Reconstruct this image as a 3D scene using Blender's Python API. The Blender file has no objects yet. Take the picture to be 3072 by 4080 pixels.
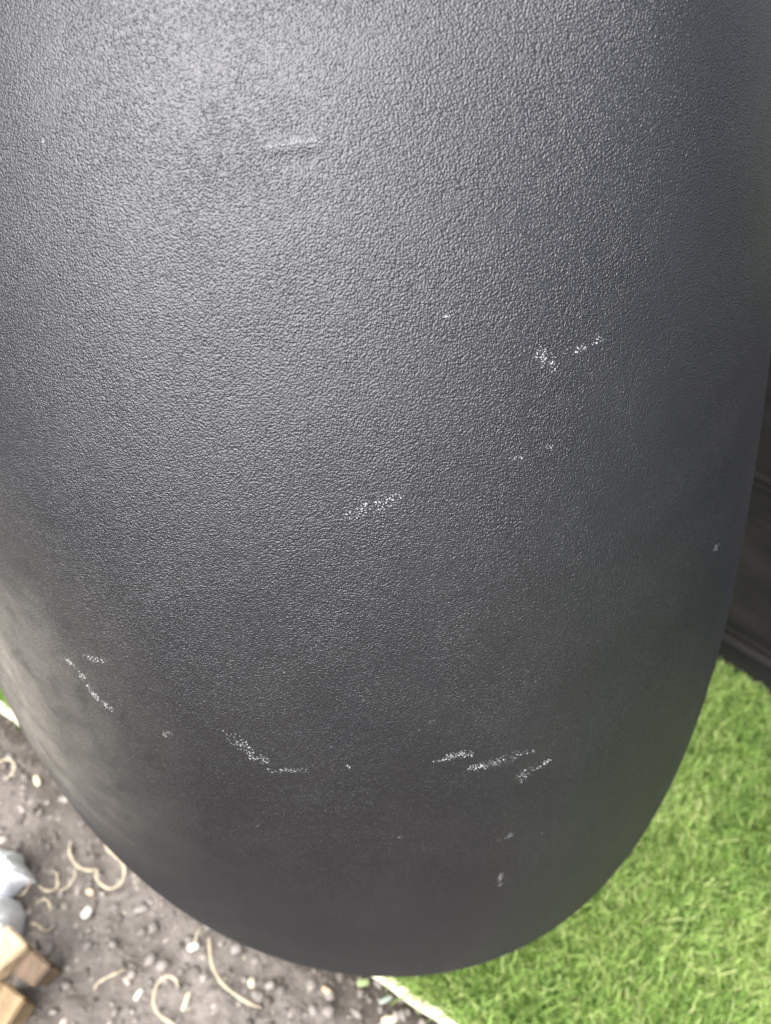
import bpy, bmesh, math, random
import numpy as np
from mathutils import Vector, Matrix, noise
random.seed(7); rng = np.random.default_rng(7)
S = bpy.context.scene; COL = S.collection

# ------------------------------------------------------------------ camera
PITCH = math.radians(52); CAM_H = 0.530
FV = 36/25
camd = bpy.data.cameras.new('camera'); cam = bpy.data.objects.new('camera', camd); COL.objects.link(cam)
camd.sensor_fit = 'VERTICAL'; camd.sensor_height = 36; camd.lens = 25
camd.clip_start = 0.01; camd.clip_end = 300
cam.location = (0, 0, CAM_H); cam.rotation_euler = (math.radians(90)-PITCH, 0, 0)
camd.dof.use_dof = True; camd.dof.focus_distance = 0.160; camd.dof.aperture_fstop = 15
S.camera = cam
# ------------------------------------------------------------------ sky, sun, exposure
SUN_EL = math.radians(60); SUN_AZ = math.radians(-134)     # azimuth from +Y, clockwise
w = bpy.data.worlds.new('World'); S.world = w; w.use_nodes = True
nt = w.node_tree; nt.nodes.clear()
sky = nt.nodes.new('ShaderNodeTexSky'); sky.sky_type = 'NISHITA'; sky.sun_disc = False
sky.sun_elevation = SUN_EL; sky.sun_rotation = SUN_AZ; sky.dust_density = 3.0; sky.air_density = 1.0; sky.ozone_density = 1.0
hs = nt.nodes.new('ShaderNodeHueSaturation'); hs.inputs['Saturation'].default_value = 0.4
bg = nt.nodes.new('ShaderNodeBackground'); bg.inputs[1].default_value = 0.085
wo = nt.nodes.new('ShaderNodeOutputWorld')
nt.links.new(sky.outputs[0], hs.inputs['Color']); nt.links.new(hs.outputs[0], bg.inputs[0]); nt.links.new(bg.outputs[0], wo.inputs[0])
sd = bpy.data.lights.new('sun', 'SUN'); sd.energy = 2.7; sd.angle = math.radians(88); sd.color = (1, .98, .955)
sun = bpy.data.objects.new('sun', sd); COL.objects.link(sun)
sdir = Vector((math.sin(SUN_AZ)*math.cos(SUN_EL), math.cos(SUN_AZ)*math.cos(SUN_EL), math.sin(SUN_EL)))
sun.rotation_euler = sdir.to_track_quat('Z', 'Y').to_euler()
S.view_settings.view_transform = 'Standard'; S.view_settings.look = 'None'; S.view_settings.gamma = 1
S.view_settings.exposure = 1.95

# ------------------------------------------------------------------ helpers
UPV = np.array([0, math.sin(PITCH), math.cos(PITCH)]); BACK = np.array([0, -math.cos(PITCH), math.sin(PITCH)])
CAMP = np.array([0, 0, CAM_H])
R = np.stack([np.array([1., 0, 0]), UPV, BACK], axis=1)   # camera axes in world
def uv(x, y): return (x-1536)/4080*FV, (2040-y)/4080*FV
def G(x, y, z=0.0):                                        # ground point seen at photo position x, y
    u, v = uv(x, y); d = R @ np.array([u, v, -1.0]); t = (z-CAM_H)/d[2]
    return Vector(CAMP + t*d)
def tag(o, label=None, cat=None, group=None, kind=None):
    if label: o['label'] = label
    if cat: o['category'] = cat
    if group: o['group'] = group
    if kind: o['kind'] = kind
    return o
def link(name, me, mats, parent=None, smooth=False):
    o = bpy.data.objects.new(name, me); COL.objects.link(o)
    for m in (mats if isinstance(mats, (list, tuple)) else [mats]): me.materials.append(m)
    if smooth: me.polygons.foreach_set('use_smooth', [True]*len(me.polygons))
    if parent: o.parent = parent
    return o
def np_mesh(name, V, F):
    me = bpy.data.meshes.new(name)
    V = np.ascontiguousarray(V, dtype=np.float32); F = np.ascontiguousarray(F, dtype=np.int32)
    n = F.shape[1]
    me.vertices.add(len(V)); me.vertices.foreach_set('co', V.ravel())
    me.loops.add(F.size); me.loops.foreach_set('vertex_index', F.ravel())
    me.polygons.add(len(F)); me.polygons.foreach_set('loop_start', np.arange(len(F), dtype=np.int32)*n)
    me.update(calc_edges=True); me.validate()
    return me
def bm_obj(name, bm, mats, parent=None, smooth=False):
    me = bpy.data.meshes.new(name); bm.to_mesh(me); bm.free()
    return link(name, me, mats, parent, smooth)
class NT:
    def __init__(s, name):
        s.m = bpy.data.materials.new(name); s.m.use_nodes = True; s.t = s.m.node_tree
        s.b = s.t.nodes['Principled BSDF']; s.out = s.t.nodes['Material Output']
    def n(s, typ, **kw):
        nd = s.t.nodes.new('ShaderNode'+typ)
        for k, v in kw.items():
            if k.startswith('i_'): nd.inputs[k[2:].replace('_', ' ')].default_value = v
            else: setattr(nd, k, v)
        return nd
    def l(s, a, b): s.t.links.new(a, b)
    def math(s, op, a, b=None, c=None, clamp=False):
        nd = s.t.nodes.new('ShaderNodeMath'); nd.operation = op; nd.use_clamp = clamp
        for i, x in enumerate((a, b, c)):
            if x is None: continue
            if isinstance(x, (int, float)): nd.inputs[i].default_value = x
            else: s.l(x, nd.inputs[i])
        return nd.outputs[0]
    def ramp(s, fac, stops, interp='LINEAR'):
        nd = s.t.nodes.new('ShaderNodeValToRGB'); cr = nd.color_ramp; cr.interpolation = interp
        while len(cr.elements) < len(stops): cr.elements.new(0.5)
        for e, (p, c) in zip(cr.elements, stops):
            e.position = p; e.color = (c, c, c, 1) if isinstance(c, (int, float)) else (*c, 1)
        s.l(fac, nd.inputs[0]); return nd.outputs[0]
    def mix(s, fac, a, b):
        nd = s.t.nodes.new('ShaderNodeMix'); nd.data_type = 'RGBA'
        for sock, x in ((nd.inputs[0], fac), (nd.inputs[6], a), (nd.inputs[7], b)):
            if isinstance(x, (int, float)): sock.default_value = x
            elif isinstance(x, tuple): sock.default_value = (*x, 1)
            else: s.l(x, sock)
        return nd.outputs[2]
    def bump(s, h, strength, dist, normal=None):
        nd = s.t.nodes.new('ShaderNodeBump'); nd.inputs['Strength'].default_value = strength; nd.inputs['Distance'].default_value = dist
        s.l(h, nd.inputs['Height'])
        if normal is not None: s.l(normal, nd.inputs['Normal'])
        return nd.outputs[0]

# ------------------------------------------------------------------ the egg-shaped shell: an ellipsoid with a slight egg correction
con = np.array([-0.84611626, -0.1876247, -0.30463724, -0.12419809, 0.23748498, 0.29026903])*-1   # K<0 inside
# axes of the outline
a_, b_, c_, d_, e_, f_ = con
ctr = np.linalg.solve(np.array([[2*a_, b_], [b_, 2*c_]]), [-d_, -e_])
F0 = a_*ctr[0]**2+b_*ctr[0]*ctr[1]+c_*ctr[1]**2+d_*ctr[0]+e_*ctr[1]+f_
W, E = np.linalg.eigh(np.array([[a_, b_/2], [b_/2, c_]])/(-F0))
SA = 1/np.sqrt(W)
OUT = np.array([(0,2760),(50,2841),(100,2948),(221,3115),(301,3222),(415,3343),(515,3443),(669,3583),(803,3684),(928,3753),(1068,3812),(1271,3878),(1380,3894),(1497,3899),(1614,3896),(1770,3878),(1899,3843),(2100,3744),(2267,3637),(2434,3476),(2568,3302),(2655,3175),(2742,3001),(2796,2854),(2859,2652),(2923,2382),(2959,2235),(2994,1970),(3023,1735),(3047,1500),(3072,1230),(3112,700),(3145,200),(3155,-100)], float)
UVO = np.c_[(OUT[:, 0]-1536)/4080*FV, (2040-OUT[:, 1])/4080*FV]
def polar(u, v):
    q = (np.stack([u, v], -1)-ctr) @ E / SA
    return np.hypot(q[..., 0], q[..., 1]), np.arctan2(q[..., 1], q[..., 0])
rho_o, phi_o = polar(UVO[:, 0], UVO[:, 1])
NH = 4
def basis(phi): return np.stack([g(k*phi) for k in range(1, NH+1) for g in (np.cos, np.sin)], -1)
B = basis(phi_o)
coef = np.linalg.solve(B.T @ B + 0.02*np.diag(np.repeat(np.arange(1, NH+1)**2, 2)), B.T @ (rho_o-1))
Z_BOT, Z_TOP, MU = -0.345, -0.130, 4.2
v_bot, v_top = -0.67, 1.52
# contact plane through the bottom and top of the outline (camera space)
pb = np.array([0, v_bot*-Z_BOT, Z_BOT]); pt = np.array([0, v_top*-Z_TOP, Z_TOP])
nrm = np.cross(pt-pb, np.array([1., 0, 0])); nrm /= np.linalg.norm(nrm); nd_ = nrm @ pb
def ffun(X):
    z = np.minimum(X[..., 2], -1e-4)
    u = X[..., 0]/-z; v = X[..., 1]/-z
    r, p = polar(u, v)
    Rr = 1+(basis(p) @ coef)*2*np.minimum(r, 5)**4/(1+np.minimum(r, 5)**8)
    return (r**2-Rr**2)*z*z + MU*(X @ nrm - nd_)**2
cc = (pb+pt)/2
NT_, NP_ = 220, 320
th = np.linspace(0, math.pi, NT_+1)[1:-1]; ph = np.linspace(0, 2*math.pi, NP_, endpoint=False)
# pole of the sphere along the long axis
ax = (pt-pb)/np.linalg.norm(pt-pb); bx = np.array([1., 0, 0]); cx = np.cross(ax, bx)
T, PHI = np.meshgrid(th, ph, indexing='ij')
D = np.cos(T)[..., None]*ax + (np.sin(T)*np.cos(PHI))[..., None]*bx + (np.sin(T)*np.sin(PHI))[..., None]*cx
D = np.concatenate([D.reshape(-1, 3), [ax, -ax]])
lo = np.zeros(len(D)); hi = np.full(len(D), 0.6)
# stay in front of the lens
tz = np.where(D[:, 2] > 0, (-0.012-cc[2])/np.maximum(D[:, 2], 1e-6), 9); hi = np.minimum(hi, tz)
for _ in range(46):
    mid = (lo+hi)/2; f = ffun(cc+D*mid[:, None])
    lo = np.where(f < 0, mid, lo); hi = np.where(f < 0, hi, mid)
XC = cc+D*lo[:, None]
XW = XC @ R.T + CAMP
print('shell lowest', XW[:, 2].min(), 'top', XW[:, 2].max(), 'dims', XW.max(0)-XW.min(0), 'dist to cam', np.linalg.norm(XC, axis=1).min(), 'edge range', lo.min(), lo.max())
LOWEST = XW[:, 2].min()
XW[:, 2] = np.maximum(XW[:, 2], 0.0)
def grid_faces(nt_, npp):
    i = np.arange(nt_-1)[:, None]; j = np.arange(npp)[None, :]; jn = (j+1) % npp
    return np.stack([i*npp+j, (i+1)*npp+j, (i+1)*npp+jn, i*npp+jn], -1).reshape(-1, 4)
nr = len(th)
FQ = grid_faces(nr, NP_)
ip, im = nr*NP_, nr*NP_+1
j = np.arange(NP_); jn = (j+1) % NP_
cap = np.concatenate([np.stack([np.full(NP_, ip), j, jn, jn], -1)[:, :3], np.stack([np.full(NP_, im), (nr-1)*NP_+jn, (nr-1)*NP_+j], -1)])
base_c = Vector((float(XW[:, 0].mean()), float(XW[:, 1].mean()), 0))
me = bpy.data.meshes.new('plastic_pot')
me.from_pydata((XW-np.array(base_c)).tolist(), [], FQ.tolist()+cap.tolist()); me.update()
bmx = bmesh.new(); bmx.from_mesh(me); bmesh.ops.recalc_face_normals(bmx, faces=bmx.faces); bmx.to_mesh(me); bmx.free()
# tree for placing marks on the surface
from mathutils.bvhtree import BVHTree
bvh = BVHTree.FromPolygons([tuple(p) for p in (XW-np.array(base_c)).tolist()], FQ.tolist()+cap.tolist())
def on_shell(x, y):
    u, v = uv(x, y); d = Vector(R @ np.array([u, v, -1.0])).normalized()
    hit = bvh.ray_cast(Vector(CAMP)-base_c, d)
    return hit[0]

# grained plastic
P = NT('grained_plastic')
tc = P.n('TexCoord'); oc = tc.outputs['Object']
wob = P.n('TexNoise', i_Scale=260.0, i_Detail=1.0); P.l(oc, wob.inputs['Vector'])
addv = P.n('VectorMath', operation='MULTIPLY_ADD'); P.l(wob.outputs['Color'], addv.inputs[0]); addv.inputs[1].default_value = (.0005,)*3; P.l(oc, addv.inputs[2])
vor = P.n('TexVoronoi', feature='SMOOTH_F1', i_Scale=2650.0, i_Smoothness=0.5); P.l(addv.outputs[0], vor.inputs['Vector'])
no1 = P.n('TexNoise', i_Scale=2500.0, i_Detail=0.6, i_Roughness=0.55); P.l(addv.outputs[0], no1.inputs['Vector'])
no2 = P.n('TexNoise', i_Scale=1500.0, i_Detail=1.0); P.l(oc, no2.inputs['Vector'])
no3 = P.n('TexNoise', i_Scale=9.0, i_Detail=3.0); P.l(oc, no3.inputs['Vector'])
pebble = P.math('SUBTRACT', 1.0, vor.outputs['Distance'])
hgt = P.math('ADD', P.math('MULTIPLY', no1.outputs[0], 1.0), P.math('MULTIPLY', pebble, 0.65))
hgt = P.math('ADD', hgt, P.math('MULTIPLY', no2.outputs[0], 0.08))
peak = P.ramp(no1.outputs[0], [(0.50, 0.0), (0.60, 1.0)])
# scuffs: capsule masks
grp = bpy.data.node_groups.new('scuff_sheen_capsule', 'ShaderNodeTree')
for nm, st in (('P', 'NodeSocketVector'), ('A', 'NodeSocketVector'), ('AB', 'NodeSocketVector'), ('InvL2', 'NodeSocketFloat'), ('Rad', 'NodeSocketFloat')):
    grp.interface.new_socket(nm, in_out='INPUT', socket_type=st)
grp.interface.new_socket('Mask', in_out='OUTPUT', socket_type='NodeSocketFloat')
gi = grp.nodes.new('NodeGroupInput'); go = grp.nodes.new('NodeGroupOutput')
def vm(op, a, b):
    n = grp.nodes.new('ShaderNodeVectorMath'); n.operation = op; grp.links.new(a, n.inputs[0])
    if op == 'SCALE': grp.links.new(b, n.inputs['Scale'])
    elif b is not None: grp.links.new(b, n.inputs[1])
    return n
def mm(op, a, b, cl=False):
    n = grp.nodes.new('ShaderNodeMath'); n.operation = op; n.use_clamp = cl; grp.links.new(a, n.inputs[0])
    if isinstance(b, (int, float)): n.inputs[1].default_value = b
    else: grp.links.new(b, n.inputs[1])
    return n.outputs[0]
pa = vm('SUBTRACT', gi.outputs['P'], gi.outputs['A']).outputs[0]
t_ = mm('MULTIPLY', vm('DOT_PRODUCT', pa, gi.outputs['AB']).outputs['Value'], gi.outputs['InvL2'], True)
q_ = vm('SCALE', gi.outputs['AB'], t_).outputs[0]
ds = vm('LENGTH', vm('SUBTRACT', pa, q_).outputs[0], None).outputs['Value']
sub = grp.nodes.new('ShaderNodeMath'); sub.operation = 'SUBTRACT'; sub.use_clamp = True; sub.inputs[0].default_value = 1.0
grp.links.new(mm('DIVIDE', ds, gi.outputs['Rad']), sub.inputs[1]); grp.links.new(sub.outputs[0], go.inputs['Mask'])
K = 3072/1666
def capsule(x0, y0, x1, y1, r):
    A = on_shell(x0*K, y0*K); Bp = on_shell(x1*K, y1*K); AB = Bp-A
    g = P.t.nodes.new('ShaderNodeGroup'); g.node_tree = grp
    P.l(oc, g.inputs['P']); g.inputs['A'].default_value = A; g.inputs['AB'].default_value = AB
    g.inputs['InvL2'].default_value = 1/max(AB.length_squared, 1e-9)
    dist = (A+base_c-Vector(CAMP)).length
    g.inputs['Rad'].default_value = r*K/4080*FV*dist*0.9
    return g.outputs[0]
SC = [(1168,768,1192,786,22),(1188,790,1192,792,10),(1228,762,1262,750,12),(1285,740,1300,732,8),(1112,990,1134,989,8),(1182,965,1190,968,8),
      (757,1113,800,1098,16),(795,1098,838,1082,20),(838,1082,868,1070,8),(964,682,978,682,7),
      (145,1425,178,1460,9),(178,1460,208,1508,13),(208,1508,242,1533,10),(185,1420,225,1428,9),
      (486,1580,512,1600,10),(508,1598,548,1632,20),(548,1632,572,1644,14),(586,1662,592,1664,12),(606,1664,660,1665,9),(750,1655,756,1657,7),
      (935,1645,968,1640,9),(968,1634,1012,1629,15),(1022,1660,1062,1650,15),(1062,1650,1112,1632,17),(1112,1632,1150,1624,9),
      (1128,1676,1138,1668,18),(1138,1668,1185,1646,11),(1124,1690,1130,1682,8),(930,1557,931,1558,9),
      (1083,1890,1080,1912,8),(1098,1808,1106,1802,8),(1078,1815,1090,1812,6),(862,1808,863,1808,6),(356,1590,366,1582,9),(1545,1185,1550,1180,9),
      (905,2085,906,2086,6)]
mask = None
for s_ in SC:
    o_ = capsule(*s_); mask = o_ if mask is None else P.math('MAXIMUM', mask, o_)
scuff = P.math('MULTIPLY', P.ramp(mask, [(0.0, 0.0), (0.6, 1.0)]), P.ramp(wob.outputs[0], [(0.42, 0.3), (0.58, 1.0)]))
thr = P.math('MULTIPLY_ADD', scuff, -0.105, 0.68)
sm_ = P.math('MULTIPLY', P.math('SUBTRACT', no1.outputs[0], thr), 16.0, clamp=True)
sm_ = P.math('MULTIPLY', sm_, P.math('GREATER_THAN', scuff, 0.02))
# sparse dust specks on the grain
vd = P.n('TexVoronoi', feature='F1', i_Scale=150.0); P.l(oc, vd.inputs['Vector'])
vsep = P.n('SeparateColor'); P.l(vd.outputs['Color'], vsep.inputs[0])
spk = P.math('MULTIPLY', P.math('LESS_THAN', vd.outputs['Distance'], P.math('MULTIPLY', vsep.outputs[1], 0.06)), P.math('GREATER_THAN', vsep.outputs[0], 0.88))
base = P.mix(no3.outputs[0], (.0055, .0057, .0067), (.0066, .0068, .0080))
dustn = P.n('TexNoise', i_Scale=33.0, i_Detail=5.0, i_Roughness=0.7); P.l(oc, dustn.inputs['Vector'])
base = P.mix(P.math('MULTIPLY', P.ramp(dustn.outputs[0], [(0.45, 0.0), (0.75, 1.0)]), 0.02), base, (.22, .21, .20))
base = P.mix(P.math('MULTIPLY', spk, 0.30), base, (.45, .44, .42))
# warm grazing sheen painted into the colour of the lower left flank
sheen_m = capsule(0, 1400, 75, 1600, 1); sheen_m.node.inputs['Rad'].default_value = 0.080
sheen_n = P.n('TexNoise', i_Scale=70.0, i_Detail=6.0, i_Roughness=0.75); P.l(oc, sheen_n.inputs['Vector'])
sheen_m = P.math('MULTIPLY', P.ramp(sheen_m, [(0.05, 0.0), (0.35, .12), (0.7, .5), (0.9, .88), (1.0, 1.0)]), P.ramp(sheen_n.outputs[0], [(0.30, 0.25), (0.70, 1.0)]))
ridge_glint = P.math('MAXIMUM', capsule(582,318,640,309,15), capsule(640,309,692,305,11))  # highlight along the moulded ridge, painted in as a pale streak
base = P.mix(P.math('MULTIPLY', P.math('MULTIPLY', ridge_glint, P.ramp(no1.outputs[0], [(0.4, 0.15), (0.62, 1.0)])), 0.4), base, (.22, .22, .22))
base = P.mix(P.math('MULTIPLY', sheen_m, 0.50), base, (.36, .335, .275))
base = P.mix(P.math("MULTIPLY", sm_, .75), base, (.50, .50, .50))
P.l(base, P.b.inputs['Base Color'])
P.l(P.math('MULTIPLY_ADD', sm_, 0.2, P.math('MULTIPLY_ADD', no3.outputs[0], 0.04, 0.33)), P.b.inputs['Roughness'])
P.b.inputs['IOR'].default_value = 1.52; P.b.inputs['Specular IOR Level'].default_value = 0.55
# small moulded ridge
rg = P.math('MAXIMUM', capsule(590,318,640,309,30), capsule(640,309,684,306,26))
dn = P.math('MAXIMUM', capsule(588,340,640,336,26), capsule(620,350,660,345,26))
big = P.math('MULTIPLY_ADD', dn, -0.8, rg)
n_a = P.bump(big, 1.0, 0.00022)
amp = P.n('TexNoise', i_Scale=55.0, i_Detail=4.0); P.l(oc, amp.inputs['Vector'])
hgt = P.math('MULTIPLY', hgt, P.math('MULTIPLY_ADD', amp.outputs[0], 1.0, 0.5))
n_b = P.bump(hgt, 1.0, 0.00023, n_a)
P.l(n_b, P.b.inputs['Normal'])
# rough moulded grain: a dull body under a soft gloss that rises only near the rim
P.b.inputs['Specular IOR Level'].default_value = 0.0
gl = P.n('BsdfGlossy', distribution='MULTI_GGX'); P.l(n_b, gl.inputs['Normal']); gl.inputs['Color'].default_value = (.97, .965, 1, 1)
P.l(P.math('MULTIPLY_ADD', sm_, 0.2, P.math('MULTIPLY_ADD', no3.outputs[0], 0.04, 0.34)), gl.inputs['Roughness'])
lw = P.n('LayerWeight', i_Blend=0.5); P.l(n_b, lw.inputs['Normal'])
fk = P.math('MULTIPLY_ADD', P.math('POWER', lw.outputs['Facing'], 9.0), 0.17, 0.070)
fk = P.math('MULTIPLY', fk, P.math('MULTIPLY_ADD', sm_, -0.8, 1.0))
msh = P.n('MixShader'); P.l(fk, msh.inputs[0]); P.l(P.b.outputs[0], msh.inputs[1]); P.l(gl.outputs[0], msh.inputs[2]); P.l(msh.outputs[0], P.out.inputs['Surface'])
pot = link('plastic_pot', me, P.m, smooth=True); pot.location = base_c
tag(pot, 'big egg-shaped charcoal plastic pot with leathery grain and white scuff marks', 'plastic pot')

# ------------------------------------------------------------------ ground materials
def soil_mat():
    M = NT('dry_soil'); t = M.n('TexCoord').outputs['Object']
    a = M.n('TexNoise', i_Scale=26.0, i_Detail=9.0, i_Roughness=0.68); M.l(t, a.inputs['Vector'])
    b = M.n('TexNoise', i_Scale=210.0, i_Detail=5.0, i_Roughness=0.7); M.l(t, b.inputs['Vector'])
    c = M.mix(M.ramp(a.outputs[0], [(0.32, 0.0), (0.66, 1.0)]), (.13, .112, .10), (.215, .195, .178))
    c = M.mix(M.ramp(b.outputs[0], [(0.40, 0.0), (0.75, 1.0)]), c, (.29, .265, .24))
    v = M.n('TexVoronoi', i_Scale=190.0); M.l(t, v.inputs['Vector'])
    sp = M.n('SeparateColor'); M.l(v.outputs['Color'], sp.inputs[0])
    k = M.math('MULTIPLY', M.math('LESS_THAN', v.outputs['Distance'], 0.30), M.math('GREATER_THAN', sp.outputs[0], 0.86))
    c = M.mix(M.math('MULTIPLY', k, 0.75), c, (.50, .46, .40))
    e = M.n('TexNoise', i_Scale=8.0, i_Detail=4.0, i_Roughness=.6); M.l(t, e.inputs['Vector'])
    c = M.mix(M.math('MULTIPLY', M.ramp(e.outputs[0], [(0.40, 1.0), (0.60, 0.0)]), .75), c, (.075, .062, .054))
    # soil turns darker brown towards the cut edge of the turf
    dp = M.n('VectorMath', operation='DOT_PRODUCT'); M.l(t, dp.inputs[0]); dp.inputs[1].default_value = tuple(en)
    ds_ = M.math('SUBTRACT', dp.outputs['Value'], E0.dot(en))
    edge_band = M.math('ADD', M.math('MULTIPLY_ADD', ds_, 22.0, 1.0), M.math('MULTIPLY_ADD', e.outputs[0], 1.6, -0.9), clamp=True)
    c = M.mix(M.math('MULTIPLY', edge_band, .9), c, (.045, .033, .026))
    c = M.mix(1.0, c, (.80, .775, .75)); c.node.blend_type = 'MULTIPLY'
    M.l(c, M.b.inputs['Base Color']); M.b.inputs['Roughness'].default_value = 0.95
    h = M.math('ADD', a.outputs[0], M.math('MULTIPLY', b.outputs[0], 0.45))
    M.l(M.bump(h, 0.9, 0.006), M.b.inputs['Normal']); return M.m
def clod_mat():
    M = NT('soil_crumbs'); a = M.n('Attribute', attribute_name='tone').outputs['Fac']
    c = M.ramp(a, [(0.0, (.085, .072, .063)), (0.4, (.16, .142, .128)), (0.85, (.21, .185, .165)), (0.97, (.27, .24, .21)), (1.0, (.42, .37, .31))])
    M.l(c, M.b.inputs['Base Color']); M.b.inputs['Roughness'].default_value = 0.95; return M.m
def grass_mat():
    M = NT('turf_blades'); a = M.n('Attribute', attribute_name='tone').outputs['Fac']
    c = M.ramp(a, [(0.0, (.06, .12, .025)), (0.3, (.19, .32, .065)), (0.65, (.40, .54, .16)), (0.88, (.57, .61, .27)), (1.0, (.66, .58, .36))])
    M.l(c, M.b.inputs['Base Color']); M.b.inputs['Roughness'].default_value = 0.55; M.b.inputs['Specular IOR Level'].default_value = 0.35
    tr = M.n('BsdfTranslucent'); M.l(c, tr.inputs['Color']); mx = M.n('MixShader'); mx.inputs[0].default_value = 0.30
    M.l(M.b.outputs[0], mx.inputs[1]); M.l(tr.outputs[0], mx.inputs[2]); M.l(mx.outputs[0], M.out.inputs['Surface']); return M.m
def wood_mat(name, c0, c1, axis=0, rough=.75):
    M = NT(name); t = M.n('TexCoord').outputs['Object']; mp = M.n('Mapping'); M.l(t, mp.inputs['Vector'])
    sc = [190, 190, 190]; sc[axis] = 14; mp.inputs['Scale'].default_value = sc
    a = M.n('TexNoise', i_Scale=1.0, i_Detail=6.0, i_Roughness=0.65, i_Distortion=0.6); M.l(mp.outputs[0], a.inputs['Vector'])
    b = M.n('TexNoise', i_Scale=45.0, i_Detail=3.0); M.l(t, b.inputs['Vector'])
    f = M.math('ADD', M.math('MULTIPLY', a.outputs[0], .7), M.math('MULTIPLY', b.outputs[0], .3))
    M.l(M.mix(M.ramp(f, [(.35, 0.0), (.65, 1.0)]), c0, c1), M.b.inputs['Base Color']); M.b.inputs['Roughness'].default_value = rough
    M.l(M.bump(a.outputs[0], .6, .0012), M.b.inputs['Normal']); return M.m
def plain(name, c, rough=.7, trans=0.0):
    M = NT(name); t = M.n('TexCoord').outputs['Object']; a = M.n('TexNoise', i_Scale=90.0, i_Detail=4.0); M.l(t, a.inputs['Vector'])
    M.l(M.mix(a.outputs[0], tuple(x*.8 for x in c), tuple(min(1, x*1.15) for x in c)), M.b.inputs['Base Color']); M.b.inputs['Roughness'].default_value = rough
    M.l(M.bump(a.outputs[0], .3, .001), M.b.inputs['Normal'])
    return M.m

# ------------------------------------------------------------------ ground
E0, E1 = G(1500, 3905), G(1800, 4082)          # cut edge of the turf
ed = (E1-E0); ed.z = 0; ed.normalize()
en = Vector((-ed.y, ed.x, 0))
if (G(2700, 3900)-E0).dot(en) < 0: en = -en    # points into the turf
print('edge dir', ed, 'E0', E0, 'turf line at left', [round((G(30, 2835)-E0).dot(en), 3)])
EL = G(40, 2835); ed = (E1-EL).normalized(); en = Vector((-ed.y, ed.x, 0))
if (G(2700, 3900)-E1).dot(en) < 0: en = -en
E0 = EL
SOIL = soil_mat()
# soil: fine relief where it is seen, one flat sheet far out
def soil_h(x, y):
    p = Vector((x, y, 0))
    return 0.0075*noise.fractal(p*22, 0.9, 2.1, 4)+0.0025*noise.noise(p*95)+.0014*noise.noise(p*210)
gx0, gx1, gy0, gy1 = -0.62, 0.34, -0.16, 0.60
nx, ny = 300, 240
xs = np.linspace(gx0, gx1, nx); ys = np.linspace(gy0, gy1, ny)
V = []
for yy in ys:
    for xx in xs:
        edge = min(xx-gx0, gx1-xx, yy-gy0, gy1-yy); k = min(1, max(0, edge/0.08))
        d = (xx-E0.x)*en.x+(yy-E0.y)*en.y        # lie lower under the turf
        h_ = soil_h(xx, yy)*k*(1 if d < 0 else max(0.0, 1-d*40))
        if d > -0.02: h_ -= 0.006*min(1, (d+.02)/.02)*k
        V.append((xx, yy, h_))
F = [(j*nx+i, j*nx+i+1, (j+1)*nx+i+1, (j+1)*nx+i) for j in range(ny-1) for i in range(nx-1)]
n0 = len(V); BIG = 60
V += [(gx0, gy0, 0), (gx1, gy0, 0), (gx1, gy1, 0), (gx0, gy1, 0), (-BIG, -BIG, 0), (BIG, -BIG, 0), (BIG, BIG, 0), (-BIG, BIG, 0)]
for k in range(4): F.append((n0+k, n0+4+k, n0+4+(k+1) % 4, n0+(k+1) % 4))
sm = bpy.data.meshes.new('soil'); sm.from_pydata(V, [], F); sm.update()
bmx = bmesh.new(); bmx.from_mesh(sm); bmesh.ops.recalc_face_normals(bmx, faces=bmx.faces); bmx.to_mesh(sm); bmx.free()
so = link('soil', sm, SOIL, smooth=True); tag(so, kind='structure')

# crumbs, grit and clods scattered on the soil
ico = bmesh.new(); bmesh.ops.create_icosphere(ico, subdivisions=1, radius=1); iv = np.array([v.co[:] for v in ico.verts]); ifc = np.array([[v.index for v in f.verts] for f in ico.faces]); ico.free()
Vs, Fs, Ts = [], [], []; cnt = 0
while cnt < 12000:
    x = rng.uniform(-0.52, 0.22); y = rng.uniform(-0.12, 0.46)
    if (x-E0.x)*en.x+(y-E0.y)*en.y > -0.002: continue
    r = 0.0006+0.0034*rng.random()**7
    s = iv*(1+rng.uniform(-.32, .32, (len(iv), 1)))*np.array([1, rng.uniform(.55, 1.2), rng.uniform(.4, .8)])*r
    a = rng.uniform(0, 6.28); c, sn = math.cos(a), math.sin(a)
    s = s @ np.array([[c, -sn, 0], [sn, c, 0], [0, 0, 1]]).T
    Vs.append(s+np.array([x, y, soil_h(x, y)+r*.25])); Fs.append(ifc+cnt*len(iv)); Ts.append(np.full(len(iv), rng.random()**1.1)); cnt += 1
cm = np_mesh('soil_crumbs', np.concatenate(Vs), np.concatenate(Fs))
at = cm.attributes.new('tone', 'FLOAT', 'POINT'); at.data.foreach_set('value', np.concatenate(Ts).astype(np.float32))
tag(link('soil_crumbs', cm, clod_mat(), smooth=True), kind='stuff')

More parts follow.
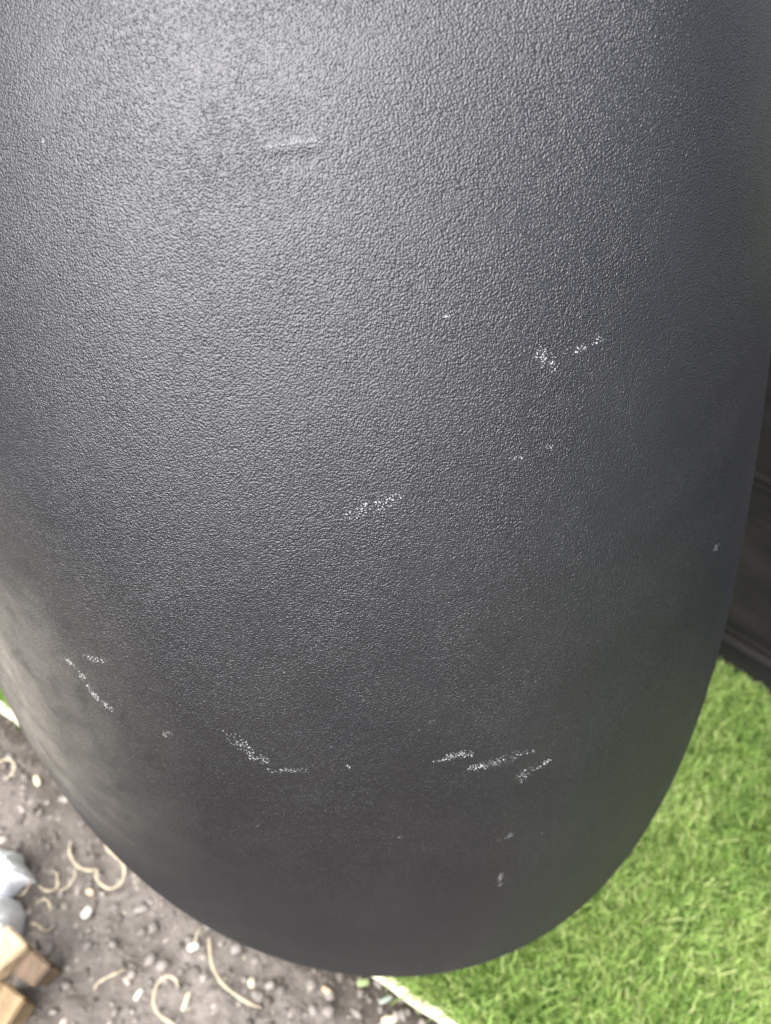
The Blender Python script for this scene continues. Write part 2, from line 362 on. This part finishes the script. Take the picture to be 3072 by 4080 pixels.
# ------------------------------------------------------------------ artificial turf: pale backing with a ragged cut edge, then the blades
TZ = 0.006
N = 260; L0, L1 = -0.7, 1.3
Vb, Fb = [], []
for i in range(N+1):
    s = L0+(L1-L0)*i/N
    jag = 0.0022*noise.noise(Vector((s*60, 3, 0)))+0.0012*noise.noise(Vector((s*260, 7, 0)))
    for d, z in ((jag-.004, -0.002), (jag-.004, TZ-.001), (jag+.0015, TZ), (3.0, TZ)):
        p = E0+ed*s+en*d; Vb.append((p.x, p.y, z))
    if i: 
        for k in range(3): Fb.append(((i-1)*4+k, (i-1)*4+k+1, i*4+k+1, i*4+k))
bkm = bpy.data.meshes.new('turf_backing'); bkm.from_pydata(Vb, [], Fb); bkm.update()
BK = NT('turf_backing'); t = BK.n('TexCoord').outputs['Object']; a = BK.n('TexNoise', i_Scale=400.0, i_Detail=3.0); BK.l(t, a.inputs['Vector'])
BK.l(BK.mix(a.outputs[0], (.60, .55, .38), (.80, .76, .60)), BK.b.inputs['Base Color']); BK.b.inputs['Roughness'].default_value = .9
GB = NT('turf_base'); t = GB.n('TexCoord').outputs['Object']; a = GB.n('TexNoise', i_Scale=300.0, i_Detail=4.0); GB.l(t, a.inputs['Vector'])
GB.l(GB.mix(a.outputs[0], (.05, .10, .02), (.12, .18, .05)), GB.b.inputs['Base Color']); GB.b.inputs['Roughness'].default_value = .9
bo = link('turf_backing', bkm, [BK.m, GB.m]); tag(bo, kind='structure')
for i, p in enumerate(bkm.polygons): p.material_index = 1 if i % 3 == 2 else 0

# ------------------------------------------------------------------ dark board fence on the right
W0, W1 = G(2859, 2655), G(3072, 2785)
wd = (W1-W0); wd.z = 0; wd.normalize(); wn = Vector((wd.y, -wd.x, 0))
if (Vector((0, 0, 0))-W0).dot(wn) < 0: wn = -wn
print('wall', W0, W1, wd, wn)
def wall_d(x, y): return (x-W0.x)*wn.x+(y-W0.y)*wn.y

# blades
NB = 90000
cand = []
bxr = rng.uniform(-0.75, 0.75, NB*14); byr = rng.uniform(-0.12, 0.95, NB*14)
de = (bxr-E0.x)*en.x+(byr-E0.y)*en.y; dw = (bxr-W0.x)*wn.x+(byr-W0.y)*wn.y
ok = (de > 0.001+0.004*rng.random(len(de))) & (dw > 0.0)
# what the pot and frame hide needs fewer blades
rel = np.stack([bxr, byr, np.zeros_like(bxr)], -1)-CAMP; rc = rel @ R
uu = rc[:, 0]/-rc[:, 2]; vv = rc[:, 1]/-rc[:, 2]
near = (np.abs(uu) < .68) & (vv > -.85) & (vv < .1)
rr, pp = polar(uu, vv); hid = rr < 0.86
ok &= near & ~hid
bxr, byr, de = bxr[ok][:NB], byr[ok][:NB], de[ok][:NB]; nb = len(bxr); print('blades', nb)
clump = np.array([noise.noise(Vector((x*55, y*55, 0))) for x, y in zip(bxr, byr)])
clump2 = np.array([noise.noise(Vector((x*13, y*13, 5))) for x, y in zip(bxr, byr)])
az = rng.uniform(0, 2*math.pi, nb)*0.8+clump*3.5
ln = rng.uniform(0.010, 0.022, nb); lean0 = rng.uniform(.15, .75, nb); curl = rng.uniform(.1, 1.1, nb)
wdt = rng.uniform(.00038, .00066, nb)
thatch = rng.random(nb) < 0.16
ln[thatch] *= .7; curl[thatch] += 1.8
NSEG = 4
pos = np.stack([bxr, byr, np.full(nb, TZ)], -1); lean = lean0.copy(); pts = [pos.copy()]
for k in range(NSEG):
    st = ln/NSEG
    pos = pos+np.stack([np.cos(az)*np.sin(lean)*st, np.sin(az)*np.sin(lean)*st, np.cos(lean)*st], -1); pts.append(pos.copy())
    lean = np.minimum(lean+curl/NSEG, 2.3); az = az+rng.uniform(-.35, .35, nb)
twist = rng.uniform(-1.2, 1.2, nb)
side = np.stack([-np.sin(az+twist), np.cos(az+twist), 0.25*np.sin(twist)], -1)
rows = []
for k in range(NSEG+1):
    wk = wdt*(1-.75*(k/NSEG)**2); rows += [pts[k]-side*wk[:, None], pts[k]+side*wk[:, None]]
VV = np.stack(rows, 1).reshape(-1, 3); nv = 2*(NSEG+1); ba = np.arange(nb)[:, None, None]*nv
q = np.array([[2*k, 2*k+1, 2*k+3, 2*k+2] for k in range(NSEG)])[None]
gm = np_mesh('grass', VV, (ba+q).reshape(-1, 4))
tone = np.clip(0.43+rng.normal(0, .27, nb)+clump*.28+clump2*.22, 0, .85); tone[thatch] = np.clip(.80+rng.normal(0, .13, thatch.sum()), .5, 1)
tone = tone.astype(np.float32)
at = gm.attributes.new('tone', 'FLOAT', 'POINT'); at.data.foreach_set('value', np.repeat(tone, nv))
tag(link('grass', gm, grass_mat(), smooth=True), 'short bright green artificial grass', None, None, 'stuff')
bpy.data.objects['grass'].pop('label', None)

# fence boards
FM = NT('charcoal_stained_timber'); t = FM.n('TexCoord').outputs['Object']; mp = FM.n('Mapping'); FM.l(t, mp.inputs['Vector']); mp.inputs['Scale'].default_value = (5.0, 40, 15)
inf = FM.n('ObjectInfo'); cmb = FM.n('CombineXYZ'); FM.l(FM.math('MULTIPLY', inf.outputs['Random'], 40.0), cmb.inputs[0]); FM.l(cmb.outputs[0], mp.inputs['Location'])
a = FM.n('TexNoise', i_Scale=1.0, i_Detail=5.0, i_Roughness=.5, i_Distortion=2.2); FM.l(mp.outputs[0], a.inputs['Vector'])
b = FM.n('TexNoise', i_Scale=260.0, i_Detail=2.0); FM.l(t, b.inputs['Vector'])
FM.l(FM.mix(FM.ramp(a.outputs[0], [(.38, 0.0), (.55, .35), (.68, 1.0)]), (.006, .0055, .0052), (.020, .018, .017)), FM.b.inputs['Base Color']); FM.b.inputs['Roughness'].default_value = .8; FM.b.inputs['Specular IOR Level'].default_value = .25
FM.l(FM.bump(FM.math('ADD', a.outputs[0], FM.math('MULTIPLY', b.outputs[0], .15)), .6, .002), FM.b.inputs['Normal'])
fen = bpy.data.objects.new('fence', None); COL.objects.link(fen)
fen.location = W0; fen.rotation_euler = (0, 0, math.atan2(wd.y, wd.x))
tag(fen, 'dark charcoal horizontal timber boarding rising behind the grass at the right edge', 'fence')
sgn = 1 if (Matrix.Rotation(math.atan2(wd.y, wd.x), 3, 'Z') @ Vector((0, 1, 0))).dot(wn) > 0 else -1
def board(z0, z1, y0):
    bm = bmesh.new(); bmesh.ops.create_cube(bm, size=1)
    for v in bm.verts: v.co = Vector((v.co.x*2.0+.1, (v.co.y-.5)*.022*sgn+y0*sgn, (z0+z1)/2+v.co.z*(z1-z0)))
    bmesh.ops.bevel(bm, geom=bm.edges[:], offset=.003, segments=2, affect='EDGES')
    bm_obj('board', bm, FM.m, fen)
board(0.0, .046, .005)
z = .0485
for k in range(2): board(z, z+.147, rng.uniform(-.001, .001)); z += .1495
bm = bmesh.new(); bmesh.ops.create_cube(bm, size=1)
for v in bm.verts: v.co = Vector((v.co.x*.07-.35, -.06*sgn+v.co.y*.07, .18+v.co.z*.36))
bm_obj('post', bm, FM.m, fen)

# ------------------------------------------------------------------ wood shavings, chips, wrapper, kindling
def Z2(x, y): return (x*.3601, 3300+y*.3601)
def Z1(x, y): return (x*.6691, 2600+y*.6691)
def Z3(x, y): return (600+x*.7803, 3500+y*.7803)
SH = plain('pale_wood_shaving', (.36, .30, .21), .7)
def shaving(pts2, label, w=.0013, lift=.004, arch=.004, name='wood_shaving', cat='wood shaving', group='curly wood shavings on the soil'):
    P3 = []
    n = len(pts2)
    for i, (x, y) in enumerate(pts2):
        p = G(x, y, .004); p.z = soil_h(p.x, p.y)+lift+arch*math.sin(math.pi*i/(n-1)); P3.append(p)
    # smooth with Catmull-Rom
    Q = []
    for i in range(n-1):
        p0 = P3[max(i-1, 0)]; p1 = P3[i]; p2 = P3[i+1]; p3 = P3[min(i+2, n-1)]
        for k in range(6):
            t = k/6; Q.append(.5*((2*p1)+(p2-p0)*t+(2*p0-5*p1+4*p2-p3)*t*t+(3*p1-p0-3*p2+p3)*t**3))
    Q.append(P3[-1])
    c0 = sum(Q, Vector())/len(Q); c0.z = 0
    w *= .62; bm = bmesh.new(); rings = []; m = len(Q)
    for i, p in enumerate(Q):
        tg = (Q[min(i+1, m-1)]-Q[max(i-1, 0)]).normalized(); sd_ = tg.cross(Vector((0, 0, 1))).normalized(); up_ = sd_.cross(tg)
        f = .45+.55*min(1, min(i, m-1-i)/4); ww = w*f*(1+.22*math.sin(i*.7+n)+.18*noise.noise(p*300))
        rings.append([bm.verts.new(p-c0+sd_*ww*math.cos(a)+up_*ww*.3*math.sin(a)) for a in [k*math.pi/4 for k in range(8)]])
    for r0, r1 in zip(rings, rings[1:]):
        for k in range(8): bm.faces.new((r0[k], r0[(k+1) % 8], r1[(k+1) % 8], r1[k]))
    bm.faces.new(rings[0][::-1]); bm.faces.new(rings[-1])
    bmesh.ops.recalc_face_normals(bm, faces=bm.faces)
    o = bm_obj(name, bm, SH, smooth=True); o.location = c0
    return tag(o, label, cat, group)
shaving([Z2(*p) for p in [(770,130),(758,250),(800,350),(890,440),(1000,480),(1085,470),(1080,550),(1140,635),(1240,680),(1345,620),(1400,510),(1385,400),(1300,330),(1215,260),(1160,170)]],
        'largest pale wood shaving twisted into an S with a closed loop at the pot edge', .0016)
shaving([Z2(*p) for p in [(430,630),(500,690),(580,705),(645,660),(655,570),(620,500),(560,470)]], 'pale hook-shaped wood shaving left of the big looped shaving', .0012)
shaving([Z2(*p) for p in [(640,690),(720,675),(800,640),(855,570),(862,490),(845,430)]], 'thin J-shaped wood shaving joining the loop and the hook-shaped one', .0010)
shaving([Z2(*p) for p in [(400,850),(450,815),(520,800),(570,830),(605,900),(590,930)]], 'small squiggly wood shaving below the hook-shaped one', .0011)
shaving([Z2(*p) for p in [(300,490),(350,560),(365,640),(335,715),(270,755),(215,770)]], 'faint grey curl of shaving around the white crumpled wrapper', .0009, .007)
shaving([Z2(*p) for p in [(1035,1790),(1075,1730),(1150,1680),(1235,1640),(1310,1610),(1395,1565)]], 'nearly straight slanting wood shaving right of the kindling sticks', .0011)
shaving([Z1(*p) for p in [(1065,1990),(1050,1948),(1005,1930),(960,1955),(930,2010),(922,2080),(940,2140),(985,2185),(1060,2225)]], 'open C-shaped wood shaving at the bottom of the picture', .0015)
shaving([Z3(*p) for p in [(298,300),(305,380),(325,460),(370,535),(430,590),(500,635),(565,662)]], 'long plain arc of wood shaving below the tip of the pot', .0016)
shaving([Z3(*p) for p in [(272,240),(250,275),(235,320),(232,350)]], 'short faint shaving just above the white flake by the pot', .0012)
shaving([Z1(*p) for p in [(-20,665),(30,640),(70,645),(100,690),(85,740),(55,765)]], 'tan shaving curl at the left picture edge', .0013)
shaving([Z3(*p) for p in [(826,520),(824,560),(800,585)]], 'tiny hair-thin shaving under the rim beside the dark soil', .0006)
shaving([Z2(*p) for p in [(350,1060),(440,1080),(490,1110),(540,1150),(610,1120)]], 'tan crinkled shaving beside the upper end of the kindling', .0010)
# straight sliver, flakes and chips
def chip(x, y, lx, ly, lz, rot, mat, name, label, cat, group=None):
    lx *= .72; ly *= .72; lz *= .8
    bm = bmesh.new(); bmesh.ops.create_cube(bm, size=1); bmesh.ops.subdivide_edges(bm, edges=bm.edges[:], cuts=2, use_grid_fill=True)
    sd0 = rng.uniform(0, 50)
    for v in bm.verts:
        k = 1+.55*noise.noise(v.co*2.6+Vector((sd0, 0, 0)))
        c = v.co*k; rr_ = max(abs(c.x), abs(c.y), abs(c.z)); c = c.lerp(c.normalized()*.5 if c.length > 0 else c, .8)
        v.co = Vector((c.x*lx, c.y*ly, c.z*lz))
    o = bm_obj(name, bm, mat, smooth=True); p = G(x, y, .004); p.z = soil_h(p.x, p.y)+lz*.45+.001; o.location = p; o.rotation_euler = (rng.uniform(-.2, .2), rng.uniform(-.2, .2), rot)
    return tag(o, label, cat, group)
CH = plain('cream_wood_chip', (.55, .47, .33), .7); WH = plain('white_flake', (.60, .58, .54), .5); ST = plain('pale_stone', (.23, .205, .185), .85)
chip(*Z3(176, 622), .0042, .0165, .003, -.22, CH, 'wood_sliver', 'straight cream wood sliver inside the open C-shaped shaving', 'wood sliver')
chip(*Z3(222, 350), .011, .0068, .005, .35, WH, 'white_flake', 'white flake lying beside the long arc of shaving', 'flake', 'white flakes on the soil')
chip(*Z2(945, 925), .0080, .0115, .006, -.6, WH, 'white_flake', 'brightest white flake alone under the looped shaving', 'flake', 'white flakes on the soil')
chip(*Z1(220, 762), .0062, .0125, .004, .55, CH, 'wood_chip', 'oblong cream wood chip near the left edge of the pot', 'wood chip', 'cream wood chips on the soil')
chip(*Z3(514, 532), .0068, .008, .005, .2, CH, 'wood_chip', 'roundish cream chip right of the long shaving arc', 'wood chip', 'cream wood chips on the soil')
chip(*Z3(606, 543), .0085, .006, .004, .5, ST, 'pebble', 'pale grey pebble right of the roundish cream chip', 'pebble', 'pale pebbles on the soil')
chip(*Z3(900, 572), .010, .005, .004, -.5, plain('tan_chip', (.50, .36, .24), .8), 'wood_chip', 'tan chip in the brown soil near the tip of the pot', 'wood chip', 'cream wood chips on the soil')
chip(*Z3(440, 360), .010, .008, .007, .3, ST, 'pebble', 'pale grey pebble tucked against the lower left rim of the pot', 'pebble', 'pale pebbles on the soil')
chip(*Z2(1540, 885), .0145, .006, .004, .25, ST, 'pebble', 'flat elongated pale pebble between looped shaving and pot', 'pebble', 'pale pebbles on the soil')
chip(*Z2(990, 700), .008, .006, .004, -.3, plain('peach_chip', (.56, .42, .28), .8), 'wood_chip', 'peach coloured chip below the loop of the large shaving', 'wood chip', 'cream wood chips on the soil')
chip(*Z2(1510, 1830), .0045, .0105, .004, -.6, WH, 'white_flake', 'narrow white flake left of the open C-shaped shaving', 'flake', 'white flakes on the soil')
chip(*Z3(1218, 722), .014, .007, .004, .1, CH, 'wood_chip', 'cream chip in the dark soil under the cut turf edge', 'wood chip', 'cream wood chips on the soil')
chip(*Z3(1085, 530), .012, .006, .003, .15, plain('green_leaf_scrap', (.22, .27, .12), .7), 'leaf_scrap', 'dull green leaf scrap under the very tip of the pot', 'leaf')
chip(*Z3(1200, 618), .013, .0045, .003, .4, plain('grey_green_scrap', (.25, .29, .24), .8), 'leaf_scrap', 'grey-green leaf scrap in the dark soil beside the turf edge', 'leaf')

# crumpled white wrapper: two puckered lobes
WR = NT('white_plastic_wrapper'); t = WR.n('TexCoord').outputs['Object']; a = WR.n('TexNoise', i_Scale=110.0, i_Detail=5.0, i_Distortion=1.0); WR.l(t, a.inputs['Vector'])
WR.b.inputs['Base Color'].default_value = (.80, .81, .84, 1); WR.b.inputs['Roughness'].default_value = .32; WR.l(WR.bump(a.outputs[0], .5, .003), WR.b.inputs['Normal'])
wc = G(*Z2(60, 700), .02); wc.z = 0
wrap = bpy.data.objects.new('plastic_wrapper', None); COL.objects.link(wrap); wrap.location = wc
tag(wrap, 'crumpled white plastic wrapper beside the kindling at the left edge', 'wrapper')
def lobe(poly, hz, seed):
    cxp = sum((G(*Z2(*p), hz) for p in poly), Vector())/len(poly)
    pr = [G(*Z2(*p), hz)-cxp for p in poly]; n = len(pr); bm = bmesh.new(); rings = []; NR = 12; SUBD = 5
    loop = []
    for i in range(n):
        for k in range(SUBD): loop.append(pr[i].lerp(pr[(i+1) % n], k/SUBD))
    for r in range(NR):
        f = 1-r/NR; ring = []
        for p in loop:
            q = p*f; ridge = abs(noise.noise(Vector((q.x*95+seed, q.y*95, 2))))
            z_ = .009*(1-f**2.2)+.011*ridge*(1-f**6)+.004*noise.noise(Vector((q.x*170, q.y*170, seed)))+.0015*noise.noise(Vector((q.x*420, q.y*420, seed)))
            ring.append(bm.verts.new((cxp-wc)+Vector((q.x, q.y, 0))+Vector((0, 0, -cxp.z+hz+z_))))
        rings.append(ring)
    top = bm.verts.new((cxp-wc)+Vector((0, 0, hz-cxp.z+.024)))
    low = [bm.verts.new(Vector(((v.co.x-(cxp-wc).x)*1.06+(cxp-wc).x, (v.co.y-(cxp-wc).y)*1.06+(cxp-wc).y, .001))) for v in rings[0]]
    m = len(loop)
    for r0, r1 in [(low, rings[0])]+list(zip(rings, rings[1:])):
        for k in range(m): bm.faces.new((r0[k], r0[(k+1) % m], r1[(k+1) % m], r1[k]))
    for k in range(m): bm.faces.new((rings[-1][k], rings[-1][(k+1) % m], top))
    bmesh.ops.recalc_face_normals(bm, faces=bm.faces)
    bm_obj('crumpled_fold', bm, WR.m, wrap, smooth=True)
lobe([(-230,270),(0,235),(100,250),(160,255),(165,345),(225,420),(270,470),(300,550),(230,560),(180,580),(140,610),(70,690),(-30,730),(-230,700)], .016, 1.3)
lobe([(-230,760),(0,730),(55,770),(85,830),(112,890),(100,960),(85,1040),(75,1140),(30,1240),(-30,1330),(-230,1350)], .026, 8.7)

# kindling sticks: each a long split batten
def stick(quad, z0, z1, mat, label, tilt=0.0):
    """quad = four photo corners of the top face, in order; the stick has real thickness down to z0"""
    top = [G(*p, z1) for p in quad]; c = sum(top, Vector())/4; c.z = 0
    ax_ = (top[3]-top[0]); an = math.atan2(ax_.y, ax_.x); rot = Matrix.Rotation(-an, 3, 'Z')
    bm = bmesh.new(); tv = []; bv = []
    for i, p in enumerate(top):
        q = rot @ (p-c); q.z = z1+tilt*(1 if i in (1, 2) else 0); tv.append(bm.verts.new(q)); bv.append(bm.verts.new((q.x*.8, q.y*.8, z0)))
    bm.faces.new(tv); bm.faces.new(bv[::-1])
    for i in range(4): bm.faces.new((tv[i], bv[i], bv[(i+1) % 4], tv[(i+1) % 4]))
    bmesh.ops.recalc_face_normals(bm, faces=bm.faces)
    bmesh.ops.bevel(bm, geom=bm.edges[:], offset=.0012, segments=2, affect='EDGES')
    bmesh.ops.subdivide_edges(bm, edges=[e for e in bm.edges if e.calc_length() > .008], cuts=6, use_grid_fill=True)
    for v in bm.verts: v.co += Vector((noise.noise(v.co*130), noise.noise(v.co*130+Vector((9, 0, 0))), .6*noise.noise(v.co*160+Vector((0, 7, 0)))))*.0009
    o = bm_obj('kindling_stick', bm, mat, smooth=False); o.location = c; o.rotation_euler = (0, 0, an)
    return tag(o, label, 'stick', 'kindling sticks in the lower left corner')
stick([Z2(75,1060), Z2(310,1290), Z2(80,1490), Z2(-500,2000)][:], .016, .042, wood_mat('pale_split_wood', (.27, .19, .105), (.50, .39, .26)), 'palest kindling stick on top next to the white wrapper')
stick([Z2(325,1320), Z2(565,1510), Z2(365,1760), Z2(140,1590)], .008, .036, wood_mat('brown_split_wood', (.07, .043, .025), (.15, .10, .058)), 'short brown kindling stick with rough end nearest the pot')
stick([Z2(-40,1630), Z2(285,1890), Z2(90,2190), Z2(-400,2290)], .0, .026, wood_mat('yellow_split_wood', (.16, .105, .052), (.33, .235, .13)), 'lowest yellowish kindling stick in the bottom left corner')
